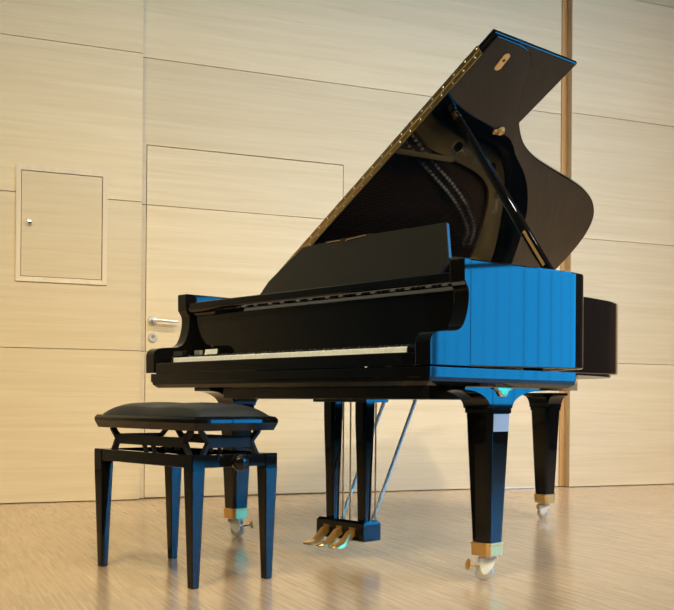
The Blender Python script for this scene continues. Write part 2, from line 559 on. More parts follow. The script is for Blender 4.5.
blind = empty('vertical_blind', rp(S_R - 0.02, (WD0 + WD1) / 2, WZ0), 'blue-grey vertical slat blind drawn open across the tall side windows', 'blind')
MB().rbox(S_R - 0.08, S_R - 0.02, WD0, WD1, WZ1, WZ1 + 0.05).build('head_rail', M['alu'], blind)
sms = [MB().box(-0.014, 0.014, -0.0008, 0.0008, zs + 0.03, WZ1 - 0.005).mesh('slat', M['blind']) for zs in SILL]
ang0 = math.atan2(T.y, T.x)
nsl = int((WD1 - WD0) / 0.105)
for i in range(nsl):
    dd = WD0 + 0.06 + i * 0.105
    a_ = ang0 - 0.36 + random.uniform(-0.10, 0.10)
    link('slat', sms[2] if dd > WEDGE[2] else sms[0], blind, rp(S_R - 0.05, dd, 0), (0, 0, a_))


# ================================================================== PIANO
PW, ARM = 1.489, 0.057
ZT, ZB = 0.966, 0.652
piano = empty('grand_piano', (0.745, 1.0, 0), 'glossy black grand piano with lid propped open on the stage', 'piano')
BK = M['black']

bent = spline([(1.489, 0.17), (1.489, 0.40), (1.489, 0.64), (1.4865, 0.70), (1.472, 0.757), (1.43, 0.805), (1.355, 0.855), (1.262, 0.925), (1.175, 1.02), (1.105, 1.13), (1.055, 1.27), (1.02, 1.44), (0.995, 1.58),
               (0.965, 1.71), (0.915, 1.835), (0.835, 1.945), (0.73, 2.02), (0.59, 2.072), (0.40, 2.105), (0.18, 2.12), (0.06, 2.12), (0.015, 2.105), (0.0, 2.06)], 6)
bent = [Vector((q.x, q.y)) for q in bent]
outline = bent + [Vector((0.0, 0.17))]


def inset(pts, k):
    out = []
    n = len(pts)
    for i, q in enumerate(pts):
        a = pts[max(i - 1, 0)]
        b = pts[min(i + 1, n - 1)]
        w = (b - a).normalized()
        out.append(q + Vector((-w.y, w.x)) * k)
    return out


def inset_loop(k, ymin=None):
    o = [q for q in outline]
    r = inset(o, k)
    return r


v3 = lambda L, z: [Vector((q.x, q.y, z)) for q in L]
# rim: bevelled cross-section swept along the outline, from cheek to cheek
o_out = outline
sec = [(0.0, ZB + 0.004), (0.0, ZT - 0.005), (0.0015, ZT - 0.0015), (0.005, ZT), (ARM - 0.004, ZT), (ARM, ZT - 0.004), (ARM, 0.70), (ARM, ZB), (0.004, ZB)]
lift = lambda q: 0.014 * max(0.0, q.y - 0.17) * min(1.0, max(0.0, q.x) / 0.6)
rings = [[Vector((q.x, q.y, z + lift(q))) for q in inset(o_out, k)] for k, z in sec]
rm = MB()
npt = len(o_out)
nsec = len(sec)
vs = [rings[j][i] for i in range(npt) for j in range(nsec)]
fs = []
for i in range(npt - 1):
    for j in range(nsec):
        k = (j + 1) % nsec
        fs.append((i * nsec + j, (i + 1) * nsec + j, (i + 1) * nsec + k, i * nsec + k))
fs.append(tuple(range(nsec)))
fs.append(tuple((npt - 1) * nsec + j for j in range(nsec))[::-1])
rm.add(vs, fs)
rim = rm.build('rim', BK, piano, smooth=True, angle=0.22)

# cheeks (arms): side profile with the swept curve
prof = spline([(-0.003, 0.652), (-0.004, 0.70), (-0.003, 0.722), (0.004, 0.737), (0.020, 0.747), (0.058, 0.7515), (0.100, 0.7545), (0.122, 0.762), (0.134, 0.772), (0.143, 0.788), (0.152, 0.812), (0.158, 0.845), (0.158, 0.872), (0.151, 0.887), (0.1405, 0.902)], 3)
prof = [(q.x, q.y) for q in prof] + [(0.1395, ZT - 0.003), (0.1425, ZT), (0.17, ZT), (0.17, 0.652)]
for x0, x1, lab in ((0.0, ARM, None), (PW - ARM, PW, None)):
    MB().prism([(x0, y, z) for y, z in prof], [(x1, y, z) for y, z in prof]).build('cheek', BK, piano, bevel=0.0025, segs=2, smooth=True, angle=0.22)

# bottom plinth (keybed) and what shows under it
MB().prism([(0.03, 0.0, 0.617), (PW - 0.004, 0.0, 0.617), (PW - 0.004, 0.70, 0.617), (1.44, 0.77, 0.617), (1.30, 0.88, 0.617), (0.9, 0.95, 0.617), (0.02, 0.95, 0.617)],
           [(0.03, 0.0, 0.648), (PW - 0.004, 0.0, 0.648), (PW - 0.004, 0.70, 0.648), (1.44, 0.77, 0.648), (1.30, 0.88, 0.648), (0.9, 0.95, 0.648), (0.02, 0.95, 0.648)]).build('keybed', BK, piano, bevel=0.002)
MB().loft([[(x0, y0, z), (x1, y0, z), (x1, y1, z), (x0, y1, z)] for x0, x1, y0, y1, z in ((0.058, PW - 0.030, 0.016, 0.69, 0.595), (0.040, PW - 0.010, 0.004, 0.70, 0.607), (0.036, PW - 0.007, 0.003, 0.70, 0.617))]).build('bottom_board', BK, piano)
MB().box(0.20, PW - 0.21, 0.22, 0.52, 0.556, 0.597).build('cross_beam', M['blacksat'], piano, bevel=0.003)
MB().prism(v3(inset(outline, 0.03), 0.664), v3(inset(outline, 0.03), 0.674)).build('underside_board', M['blacksat'], piano)
for a, b in (((0.25, 0.9), (0.42, 1.95)), ((0.75, 0.9), (0.55, 1.95)), ((1.2, 0.85), (0.62, 1.9))):
    MB().bar((*a, 0.635), (*b, 0.635), 0.07, 0.055).build('back_post', M['blacksat'], piano)

# key slip and key blocks
MB().box(ARM + 0.001, PW - ARM - 0.001, 0.002, 0.030, 0.648, 0.690).build('key_slip', BK, piano, bevel=0.004)
XK = 0.132
for x0, x1 in ((ARM, XK - 0.002), (XK + 1.227, PW - ARM)):
    pr = [(0.036, 0.649), (0.036, 0.706), (0.042, 0.714), (0.06, 0.718), (0.16, 0.724), (0.188, 0.728), (0.188, 0.649)]
    MB().prism([(x0 + 0.0005, y, z) for y, z in pr], [(x1 - 0.0005, y, z) for y, z in pr]).build('key_block', BK, piano, bevel=0.003)

# keys: 52 white, 36 black
KW = 1.225 / 52
kb = MB().prism([(0.0006, 0.0, 0.0), (KW - 0.0006, 0.0, 0.0), (KW - 0.0006, 0.0, 0.019), (KW - 0.0006, 0.002, 0.021), (KW - 0.0006, 0.152, 0.021), (KW - 0.0006, 0.152, 0.0)][:0] or
                [(0.0006, 0.0, 0.0), (0.0006, 0.0, 0.0195), (0.0006, 0.0015, 0.021), (0.0006, 0.152, 0.021), (0.0006, 0.152, 0.0)],
                [(KW - 0.0006, 0.0, 0.0), (KW - 0.0006, 0.0, 0.0195), (KW - 0.0006, 0.0015, 0.021), (KW - 0.0006, 0.152, 0.021), (KW - 0.0006, 0.152, 0.0)])
wkm = kb.mesh('white_key', M['white_key'])
for i in range(52):
    link('white_key', wkm, piano, (XK + i * KW, 0.036, 0.688))
bw = 0.0115
bkm = MB().loft([[(-bw / 2, 0, 0), (bw / 2, 0, 0), (bw / 2, 0.097, 0), (-bw / 2, 0.097, 0)],
                 [(-bw / 2, 0.001, 0.006), (bw / 2, 0.001, 0.006), (bw / 2, 0.097, 0.006), (-bw / 2, 0.097, 0.006)],
                 [(-bw / 2 + .001, 0.006, 0.012), (bw / 2 - .001, 0.006, 0.012), (bw / 2 - .001, 0.097, 0.0125), (-bw / 2 + .001, 0.097, 0.0125)]]).mesh('black_key', M['ebony'])
for i in range(51):
    # white key i: A0 is 0 -> A B C D E F G
    if i % 7 in (0, 2, 3, 5, 6):
        link('black_key', bkm, piano, (XK + (i + 1) * KW, 0.0885, 0.7088))
MB().box(XK - 0.002, XK + 1.227, 0.187, 0.191, 0.690, 0.715).build('key_felt', M['felt_red'], piano)

# fallboard and front rail with the chamfer that mirrors the keys
fb = [(0.189, 0.712), (0.176, 0.879), (0.196, 0.879), (0.205, 0.712)]
MB().prism([(ARM + 0.001, y, z) for y, z in fb], [(PW - ARM - 0.001, y, z) for y, z in fb]).build('fallboard', BK, piano, bevel=0.0015)
rl = [(0.1742 + 0.03 * math.cos(math.radians(t)), 0.9172 + 0.03 * math.sin(math.radians(t))) for t in range(250, 204, -5)]
rl += [(0.147, 0.912), (0.150, 0.913), (0.150, 0.928), (0.153, 0.931), (0.235, 0.931), (0.235, 0.880), (0.170, 0.880)]
MB().prism([(ARM + 0.001, y, z) for y, z in rl], [(PW - ARM - 0.001, y, z) for y, z in rl]).build('front_rail', BK, piano, smooth=True, angle=0.3)

# music desk: leaning board, its outline cut away towards the bass
TL = math.radians(12)
Y0, Z0 = 0.33, 0.94


def dk(x, z, off=0.0):
    u = (z - Z0) / math.cos(TL)
    y = Y0 + u * math.sin(TL)
    return Vector((x, y, z)) + Vector((0, math.cos(TL), -math.sin(TL))) * off


dpts = [(0.283, 0.945), (0.283, 0.962), (0.290, 0.978), (0.319, 1.011), (0.492, 1.127), (0.612, 1.1295), (0.618, 1.1335), (0.86, 1.1375), (0.868, 1.1335), (1.212, 1.131), (1.247, 1.011), (1.218, 0.960), (1.212, 0.945)]
desk = MB().prism([dk(x, z) for x, z in dpts], [dk(x, z, 0.014) for x, z in dpts]).build('music_desk', M['blacksat'], piano, bevel=0.0015)
MB().path([dk(0.63, 1.128, -0.004), dk(0.70, 1.128, -0.004), dk(0.705, 1.126, -0.003)], 0.0012, 6).build('page_clip', M['brass'], desk)
MB().path([dk(0.735, 1.122, -0.003), dk(0.74, 1.126, -0.004), dk(0.835, 1.132, -0.004)], 0.0012, 6).build('page_clip', M['brass'], desk)
MB().box(0.20, 1.29, 0.26, 0.46, 0.915, 0.935).build('desk_shelf', BK, piano, bevel=0.002)
MB().prism([(x, 0.305, z) for x, z in ((0.25, 0.935), (1.25, 0.935), (1.25, 0.947), (0.25, 0.947))], [(x, 0.33, z) for x, z in ((0.25, 0.935), (1.25, 0.935), (1.25, 0.944), (0.25, 0.944))]).build('desk_ledge', BK, piano, bevel=0.001)

# ---- interior: soundboard, gold plate, strings (mostly seen mirrored in the lid)
inner = inset(outline, ARM + 0.001)


def clip_front(L, y0):
    """outline piece behind y0"""
    return [q if q.y > y0 else Vector((q.x, y0)) for q in L]


sb = clip_front(inner, 0.24)
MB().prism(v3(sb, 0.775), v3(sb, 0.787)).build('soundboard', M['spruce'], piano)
# plate: outer web along the bent side and tail
k0, k1 = ARM + 0.012, 0.215
sel = [i for i, q in enumerate(bent) if q.y > 0.42]
wa = inset(bent, k0)
wbd = inset(bent, k1)
pm = MB()
ring = []
for i in sel:
    a, b = wa[i], wbd[i]
    ring.append([Vector((a.x, a.y, 0.806)), Vector((b.x, b.y, 0.806)), Vector((b.x, b.y, 0.822)), Vector((a.x, a.y, 0.838))])
pm.loft(ring)
plate = pm.build('iron_plate', M['gold'], piano, smooth=True, angle=0.4)
pf = [(ARM + 0.01, 0.25), (PW - ARM - 0.01, 0.25), (PW - ARM - 0.01, 0.60), (1.25, 0.52), (0.8, 0.47), (0.4, 0.50), (ARM + 0.01, 0.56)]
MB().prism([(x, y, 0.838) for x, y in pf], [(x, y, 0.852) for x, y in pf]).build('pin_field', M['gold'], plate)
# struts
for (a, b) in (((0.10, 0.45), (0.09, 1.98)), ((0.24, 0.45), (0.27, 1.93)), ((0.76, 0.45), (0.80, 1.42)), ((1.10, 0.45), (1.05, 1.02)), ((1.36, 0.45), (1.36, 0.72))):
    MB().bar((a[0], a[1], 0.866), (b[0], b[1], 0.852), 0.028, 0.034).build('strut', M['gold'], plate, bevel=0.004)
# round openings and lattice rosettes in the web
for fr in (0.18, 0.26, 0.34, 0.45, 0.56, 0.66):
    i = int(len(bent) * fr) + 8
    c = (wa[i] + wbd[i]) / 2
    z = 0.8305
    r = 0.036
    tor = [(r - 0.006, 0.0), (r - 0.006, 0.006), (r, 0.009), (r + 0.006, 0.006), (r + 0.007, -0.002)]
    MB().loft([[Vector((c.x + math.cos(t) * q[0], c.y + math.sin(t) * q[0], z + q[1])) for q in tor] for t in [2 * PI * k / 24 for k in range(25)]], cap=False).build('hole_rim', M['gold'], plate, smooth=True)
    MB().lathe([(0.0, 0.0), (r - 0.004, 0.0), (r - 0.004, 0.0012), (0.0, 0.0013)], (c.x, c.y, z + 0.001), (0, 0, 1), 24).build('hole', M['ebony'], plate)
ros = MB()
for cx, cy in ((0.865, 1.43), (0.89, 1.52), (0.72, 1.87), (0.60, 1.93), (0.85, 1.62)):
    for i in range(-3, 4):
        for j in range(-2, 3):
            x, y = cx + i * 0.016 + (j % 2) * 0.008, cy + j * 0.014
            ros.lathe([(0.0, 0.0), (0.007, 0.0), (0.006, 0.004), (0.003, 0.005), (0.0, 0.003)], (x, y, 0.8275), (0, 0, 1), 6)
ros.build('lattice_ornament', M['felt_white'], plate, kind='stuff')
# bridge
brl = spline([(1.30, 0.66), (1.12, 0.82), (0.96, 1.00), (0.84, 1.19), (0.74, 1.38), (0.66, 1.54), (0.56, 1.70), (0.45, 1.82), (0.34, 1.84)], 6)
bw2 = inset([Vector((q.x, q.y)) for q in brl], 0.045)
bm_ = MB()
bm_.loft([[Vector((p_.x, p_.y, 0.787)), Vector((q.x, q.y, 0.787)), Vector((q.x, q.y, 0.817)), Vector((p_.x, p_.y, 0.817))] for p_, q in zip(brl, bw2)])
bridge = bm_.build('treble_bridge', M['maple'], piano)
pins = MB()
for i in range(len(brl) - 1):
    for k in range(1):
        q = brl[i]
        q2 = bw2[i]
        for w_ in (q, q2):
            pins.tube((w_.x, w_.y, 0.815), (w_.x, w_.y, 0.829), 0.009, n=6)
pins.build('bridge_pins', M['felt_white'], bridge, kind='stuff')
# strings
st = MB()
for i in range(60):
    t = i / 59
    xa = 1.39 - t * 1.02
    k = t * (len(brl) - 1)
    j = min(int(k), len(brl) - 2)
    q = brl[j].lerp(brl[j + 1], k - j)
    a = Vector((xa, 0.40, 0.862))
    b = Vector((q.x, q.y, 0.824))
    e = b + (b - a).normalized() * 0.10
    for o_ in (-0.0025, 0.0025):
        st.tube(a + Vector((o_, 0, 0)), b + Vector((o_, 0, 0)), 0.0011, n=3, cap=False)
        st.tube(b + Vector((o_, 0, 0)), Vector((e.x + o_, e.y, 0.826)), 0.0011, n=3, cap=False)
st.build('treble_strings', M['string'], piano, kind='stuff')
st = MB()
for i in range(26):
    t = i / 25
    st.tube((0.40 - t * 0.30, 0.40, 0.868), (0.60 - t * 0.30, 1.78 + 0.08 * t, 0.845), 0.0018, n=4, cap=False)
st.build('bass_strings', M['copper'], piano, kind='stuff')
st = MB()
for i in range(76):
    for j in range(3):
        st.tube((1.40 - i * 0.0172, 0.275 + j * 0.022 + (i % 2) * 0.01, 0.85), (1.40 - i * 0.0172, 0.275 + j * 0.022 + (i % 2) * 0.01, 0.872), 0.0032, n=5)
st.build('tuning_pins', M['steel'], piano, kind='stuff')
dm = MB().box(-0.005, 0.005, -0.05, 0.05, 0.012, 0.03).box(-0.004, 0.004, -0.045, 0.045, 0.0, 0.012).mesh('damper', M['ebony'])
for i in range(64):
    t = i / 63
    link('damper', dm, piano, (1.30 - t * 1.18, 0.60 + 0.16 * t, 0.866))

# ---- lid: hinge line on the bass side, raised 33 degrees
LA = math.radians(32.3)
LX, LZ = 0.0, 0.967
LW = Vector((math.cos(LA), 0, math.sin(LA)))
LN = Vector((-math.sin(LA), 0, math.cos(LA)))


def lp(w, y, h=0.0):
    return Vector((LX, 0, LZ)) + LW * w + Vector((0, y, 0)) + LN * h


YF = 0.560
LO = 0.008     # overhang of the lid over the rim
lidline = [q for q in inset(bent, -LO) if q.y > YF + 0.02]
lid_out = [Vector((PW + LO, YF))] + lidline + [Vector((0.004, 2.05)), Vector((0.004, YF))]
lid_out = [Vector((max(q.x, 0.004), q.y)) for q in lid_out]


def slab(L, h0, h1, b=0.006):
    """bull-nosed board"""
    n = len(L)
    cen = Vector((0.6, 1.1))

    def ins(k):
        out = []
        for i, q in enumerate(L):
            a, c = L[i - 1], L[(i + 1) % n]
            e1, e2 = (q - a), (c - q)
            e1 = e1.normalized() if e1.length > 1e-6 else e2.normalized()
            e2 = e2.normalized() if e2.length > 1e-6 else e1
            n1, n2 = Vector((-e1.y, e1.x)), Vector((-e2.y, e2.x))
            m = (n1 + n2)
            m = m / max(0.3, m.dot(n1)) if m.length > 1e-6 else n1
            out.append(q + m * k)
        return out
    rows = []
    K = 5
    for i in range(K + 1):
        t = PI / 2 * i / K
        rows.append((b * (1 - math.sin(t)), h0 + b * (1 - math.cos(t))))
    for i in range(K + 1):
        t = PI / 2 * i / K
        rows.append((b * (1 - math.cos(t)), h1 - b * (1 - math.sin(t))))
    return MB().loft([[lp(q.x, q.y, hh) for q in ins(k)] for k, hh in rows])


lid = slab(lid_out, 0.0, 0.020, 0.004).build('lid', BK, piano, smooth=True, angle=0.45)
flap_out = [Vector((PW + LO, YF + 0.002)), Vector((PW + LO, 1.030)), Vector((0.004, 1.030)), Vector((0.004, YF + 0.002))]
flap = slab(flap_out, 0.021, 0.041, 0.006).build('lid_front_flap', BK, piano, smooth=True, angle=0.45)
# brass piano hinge, opened flat over the two front edges
def lslab(w0, w1, h0, h1, y0, y1):
    c = [(w0, h0), (w1, h0), (w1, h1), (w0, h1)]
    return MB().prism([lp(w, y0, h) for w, h in c], [lp(w, y1, h) for w, h in c])


hinge = lslab(0.10, 1.418, 0.001, 0.0195, YF - 0.0025, YF + 0.001).build('lid_hinge', M['brass_dull'], lid)
lslab(0.10, 1.418, 0.0215, 0.040, YF - 0.0025, YF + 0.001).build('hinge_leaf', M['brass_dull'], hinge)
MB().tube(lp(0.10, YF - 0.001, 0.0205), lp(1.418, YF - 0.001, 0.0205), 0.0026, n=10).build('hinge_knuckle', M['brass'], hinge, smooth=True)
scm = MB().lathe([(0.0, -0.0005), (0.0036, -0.0003), (0.0028, 0.0010), (0.0, 0.0014)], (0, 0, 0), (0, -1, 0), 8).mesh('screw', M['silver_paint'], smooth=True)
for i in range(22):
    for k, hh in enumerate((0.010, 0.031)):
        link('screw', scm, hinge, lp(0.14 + i * 0.0595 + 0.02 * k, YF - 0.0025, hh))
# brass catch plate and prop cup on the underside
cp = []
for k in range(12):
    t = 2 * PI * k / 12
    cp.append((0.036 * (1 if math.cos(t) > 0 else -1) * 0.6 + 0.016 * math.cos(t), 0.016 * math.sin(t)))
ca = math.radians(-8)
cpr = [(x * math.cos(ca) - y * math.sin(ca), x * math.sin(ca) + y * math.cos(ca)) for x, y in cp]
catch = MB().prism([lp(1.416 + x, 0.667 + y, 0.0) for x, y in cpr], [lp(1.416 + x, 0.667 + y, -0.003) for x, y in cpr]).build('catch_plate', M['brass'], lid)
for dx in (0.008,):
    MB().lathe([(0.0, 0.0), (0.006, 0.0), (0.006, 0.0012), (0.0, 0.0013)], lp(1.416 + dx, 0.667, -0.003), -LN, 12).build('catch_hole', M['ebony'], catch)
cup = MB().lathe([(0.0, 0.0), (0.020, 0.0), (0.020, 0.003), (0.014, 0.005), (0.014, 0.012), (0.009, 0.013), (0.0, 0.008)], lp(1.147, 0.941, 0.0), -LN, 18).build('prop_cup', M['brass'], lid, smooth=True)
MB().lathe([(0.0, 0.0), (0.012, 0.0), (0.011, 0.006), (0.0, 0.008)], lp(1.137, 0.921, 0.0), -LN, 14).build('cup_screw', M['brass'], cup, smooth=True)

# lid prop
pb, pt = Vector((PW - 0.045, 0.628, 0.955)), lp(1.168, 0.66, -0.004)
prop = MB().bar(pb, pt - (pt - pb) * 0.012, 0.030, 0.022, ref=(0, 1, 0)).build('lid_prop', BK, piano, bevel=0.004, smooth=True)
pd = (pt - pb).normalized()
MB().tube(pt - pd * 0.03, pt, 0.016, 0.013, n=14).build('prop_tip', M['brass_dull'], prop, smooth=True)
pu = pd.cross(Vector((0, 1, 0))).normalized()      # broad axis
pv = pu.cross(pd)
sd = -1 if pv.dot(CAM - pb) < 0 else 1
q0, q1 = pb + pd * 0.05 + pv * sd * 0.0115, pb + pd * 0.20 + pv * sd * 0.0115
MB().bar(q0, q1, 0.010, 0.002, ref=(0, 1, 0)).build('prop_slot', M['brass'], prop)
pb2 = pb + pd * 0.09
MB().bar(pb2 + pu * 0.016 , pb2 + pd * 0.30 + pu * 0.016, 0.004, 0.012, ref=(0, 1, 0)).build('short_prop', M['nickel'], prop)
MB().box(PW - 0.06, PW - 0.03, 0.60, 0.66, ZT - 0.002, ZT + 0.006).build('prop_bracket', M['brass'], prop)

# ---- legs with corbel, brass ferrule and castor
def leg(cx, cy, side, wheel_dir, screw_dir, corb=(0.13, 0.0532, 0.19, 0.17)):
    def sq(hx, hy, ch, z):
        return [Vector((cx + x, cy + y, z)) for x, y in ((-hx + ch, -hy), (hx - ch, -hy), (hx, -hy + ch), (hx, hy - ch), (hx - ch, hy), (-hx + ch, hy), (-hx, hy - ch), (-hx, -hy + ch))]
    col = MB().loft([sq(0.036, 0.036, 0.010, 0.112), sq(0.0535, 0.0535, 0.014, 0.517)]).build('leg', BK, piano, bevel=0.0015)
    MB().loft([sq(0.057, 0.057, 0.014, 0.515), sq(0.057, 0.057, 0.014, 0.529), sq(0.0545, 0.0545, 0.013, 0.532), sq(0.0545, 0.0545, 0.013, 0.597)]).build('capital', BK, col)
    def wing(e, h0, lo):
        """concave bracket outline from half-width h0 up to e"""
        R = [(h0 + (e - h0) * (1 - math.cos(t)), 0.530 + 0.055 * math.sin(t)) for t in [PI / 2 * k / 10 for k in range(11)]] + [(e, 0.597)]
        L = [(-h0 - (lo - h0) * (1 - math.cos(t)), 0.530 + 0.055 * math.sin(t)) for t in [PI / 2 * k / 10 for k in range(11)]] + [(-lo, 0.597)]
        return R + L[::-1]
    w1 = wing(corb[2], 0.053, corb[3])
    MB().prism([(cx - 0.0535, cy + u, z) for u, z in w1], [(cx + 0.0535, cy + u, z) for u, z in w1]).build('corbel', BK, col, smooth=True, angle=0.35)
    w2 = wing(corb[1], 0.053, corb[0])
    MB().prism([(cx + u, cy - 0.0535, z) for u, z in w2], [(cx + u, cy + 0.0535, z) for u, z in w2]).build('corbel', BK, col, smooth=True, angle=0.35)
    MB().loft([sq(0.0385, 0.0385, 0.010, 0.076), sq(0.0395, 0.0395, 0.010, 0.108), sq(0.041, 0.041, 0.010, 0.110), sq(0.041, 0.041, 0.010, 0.116), sq(0.037, 0.037, 0.010, 0.117)]).build('brass_ferrule', M['brass'], col, bevel=0.001)
    # castor
    wd = Vector(wheel_dir).normalized()
    ax = Vector((-wd.y, wd.x, 0))
    wc = Vector((cx, cy, 0.0275)) + wd * 0.008
    MB().tube((cx, cy, 0.076), (cx, cy, 0.066), 0.020, n=16).build('castor_stem', M['steel'], col, smooth=True)
    MB().lathe([(0.0, -0.012), (0.022, -0.012), (0.0275, -0.008), (0.0275, 0.008), (0.022, 0.012), (0.0, 0.012)], wc, ax, 24).build('castor_wheel', M['steel'], col, smooth=True, angle=0.9)
    fk = MB()
    for s in (-1, 1):
        side_pts = []
        for (u, z) in ((-0.024, 0.068), (0.024, 0.068), (0.025, 0.050), (0.020, 0.026), (0.012, 0.017), (0.002, 0.018), (-0.010, 0.030), (-0.022, 0.052)):
            side_pts.append(Vector((cx, cy, z)) + wd * u)
        fk.prism([q + ax * s * 0.0145 for q in side_pts], [q + ax * s * 0.0185 for q in side_pts])
    fk.prism([Vector((cx, cy, 0.062)) + wd * u + ax * v for u, v in ((-0.03, -0.0185), (0.022, -0.0185), (0.022, 0.0185), (-0.03, 0.0185))],
             [Vector((cx, cy, 0.070)) + wd * u + ax * v for u, v in ((-0.03, -0.0185), (0.022, -0.0185), (0.022, 0.0185), (-0.03, 0.0185))])
    fk.build('castor_fork', M['silver_paint'], col, bevel=0.0012)
    sdv = Vector(screw_dir).normalized()
    b0 = Vector((cx, cy, 0.040)) + sdv * 0.018
    b1 = b0 + sdv * 0.042 + Vector((0, 0, 0.008))
    sc = MB().tube(b0, b1, 0.0035, n=8)
    sc.lathe([(0.0, 0.0), (0.010, 0.001), (0.017, 0.005), (0.017, 0.010), (0.010, 0.014), (0.0, 0.015)], b1 - sdv * 0.004, (sdv + Vector((0, 0, 0.25))), 12)
    sc.build('brake_screw', M['brass'], col, smooth=True)
    return col


camR = Vector((0.671, 0.741, 0))
legR = leg(1.394, 0.365, 1, -camR * 0.55 + Vector((0, 0, 0)), -camR * 1.0 + Vector((0.25, -0.25, 0)))
legL = leg(0.094, 0.365, -1, camR * 0.5 + Vector((0.1, -0.1, 0)), camR, corb=(0.085, 0.13, 0.19, 0.17))
legT = leg(0.478, 1.905, 0, -camR * 0.6 + Vector((-0.1, 0.1, 0)), -camR * 0.2 + Vector((-0.6, 0.6, 0)), corb=(0.09, 0.09, 0.09, 0.09))
# crest and flat grey patch on the treble leg
xf = 1.394 + 0.0525
MB().box(xf, xf + 0.004, 0.198, 0.553, 0.5925, 0.5965).build('corbel_highlight', M['crest'], legR)  # light caught on the corbel's top edge, modelled as a pale strip
cr = [(-0.044, 0.597), (0.044, 0.597), (0.044, 0.588), (0.026, 0.584), (0.018, 0.572), (0.012, 0.566), (-0.012, 0.566), (-0.018, 0.572), (-0.026, 0.584), (-0.044, 0.588)]
crest = MB().prism([(1.446, 0.366 + y, z) for y, z in cr], [(1.456, 0.366 + y, z) for y, z in cr]).build('leg_crest', M['crest'], legR, bevel=0.002)
cr2 = [(y * 0.72, 0.582 + (z - 0.582) * 0.72) for y, z in cr]
MB().prism([(1.455, 0.366 + y, z) for y, z in cr2], [(1.458, 0.366 + y, z) for y, z in cr2]).build('crest_relief', M['brass_dull'], crest, bevel=0.001)
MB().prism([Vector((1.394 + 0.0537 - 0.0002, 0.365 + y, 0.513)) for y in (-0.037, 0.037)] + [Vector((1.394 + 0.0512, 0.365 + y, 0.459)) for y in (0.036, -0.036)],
           [Vector((1.394 + 0.0545, 0.365 + y, 0.513)) for y in (-0.037, 0.037)] + [Vector((1.394 + 0.0520, 0.365 + y, 0.459)) for y in (0.036, -0.036)]).build('leg_patch', M['grey_patch'], legR)

# ---- pedal lyre
LCX, LCY = 0.742, 0.382
lyre = MB()
bx = [(-0.124, -0.042), (0.124, -0.042), (0.124, 0.042), (-0.124, 0.042)]
lyre.loft([[Vector((LCX + x * k, LCY + y * k2, z)) for x, y in bx] for k, k2, z in ((0.99, 0.97, 0.060), (1, 1, 0.066), (1, 1, 0.120), (0.95, 0.80, 0.130))])
pbx = lyre.build('pedal_box', BK, piano, bevel=0.0015)
for x in (-0.083, 0.083):
    def cs(hw, ch, z):
        return [Vector((LCX + x + a, LCY + b, z)) for a, b in ((-hw + ch, -hw), (hw - ch, -hw), (hw, -hw + ch), (hw, hw - ch), (hw - ch, hw), (-hw + ch, hw), (-hw, hw - ch), (-hw, -hw + ch))]
    MB().loft([cs(0.0195, 0.007, 0.128), cs(0.0225, 0.008, 0.28), cs(0.0285, 0.009, 0.49), cs(0.0285, 0.009, 0.557)]).build('lyre_column', BK, piano, bevel=0.001)
MB().box(LCX - 0.14, LCX + 0.14, LCY - 0.05, LCY + 0.06, 0.546, 0.558).build('lyre_head', BK, piano, bevel=0.002)
pedm = MB()
rows = []
for y, hw, z, th in ((0.0, 0.011, 0.076, 0.024), (-0.018, 0.013, 0.066, 0.028), (-0.036, 0.017, 0.050, 0.024), (-0.055, 0.022, 0.043, 0.013), (-0.078, 0.024, 0.041, 0.010), (-0.093, 0.020, 0.041, 0.009), (-0.102, 0.010, 0.042, 0.006)):
    rows.append([Vector((-hw, y, z)), Vector((hw, y, z)), Vector((hw * 0.8, y, z + th)), Vector((-hw * 0.8, y, z + th))])
pedm.loft(rows)
pmsh = pedm.mesh('pedal', M['brass'], bevel=0.001, smooth=True, angle=0.8)
slm = MB().box(-0.016, 0.016, -0.0015, 0.0, 0.076, 0.106).mesh('pedal_slot', M['brass_dull'])
for x in (-0.068, 0.0, 0.068):
    pe = link('pedal', pmsh, piano, (LCX + x, LCY - 0.042, 0))
    link('pedal_slot', slm, pe, (LCX + x, LCY - 0.0425, 0))
for x in (-0.05, -0.012, 0.118):
    MB().tube((LCX + x, LCY + 0.02, 0.125), (LCX + x, LCY + 0.02, 0.556), 0.0028, n=8).build('pedal_rod', M['brass'], piano, smooth=True)
for x in (-0.075, 0.085):
    MB().tube((LCX + x, LCY + 0.03, 0.11), (LCX + x + 0.005, 0.655, 0.60), 0.0065, n=10).build('lyre_brace', M['silver_paint'], piano, smooth=True)

# tags lying at the bass end of the keys
MB().prism([(0.128, 0.180, 0.7225), (0.208, 0.180, 0.7225), (0.208, 0.186, 0.747), (0.128, 0.186, 0.747)], [(0.128, 0.182, 0.7225), (0.208, 0.182, 0.7225), (0.208, 0.188, 0.747), (0.128, 0.188, 0.747)]).build(
    'paper_card', M['white'], label='small white card leaning on the fallboard at the bass end of the keys', cat='card')
MB().box(0.082, 0.118, 0.165, 0.180, 0.7275, 0.744).box(0.086, 0.114, 0.1635, 0.165, 0.731, 0.741).build(
    'hygrometer', M['grey_plastic'], bevel=0.001, label='small grey plastic gauge on the bass key block beside the white card', cat='gauge')

# ================================================================== BENCH
BX0, BX1, BY0, BY1 = 0.400, 0.982, -0.443, -0.128
bcx, bcy = (BX0 + BX1) / 2, (BY0 + BY1) / 2
bench = empty('piano_bench', (bcx, bcy, 0), 'black lacquered adjustable piano bench with padded leather seat before the keyboard', 'bench')


def rr_ring(hx, hy, z, r=0.012, n=4):
    out = []
    for (sx, sy, a0) in ((1, -1, -PI / 2), (1, 1, 0), (-1, 1, PI / 2), (-1, -1, PI)):
        for k in range(n + 1):
            t = a0 + PI / 2 * k / n
            out.append(Vector((bcx + sx * (hx - r) + r * math.cos(t), bcy + sy * (hy - r) + r * math.sin(t), z)))
    return out


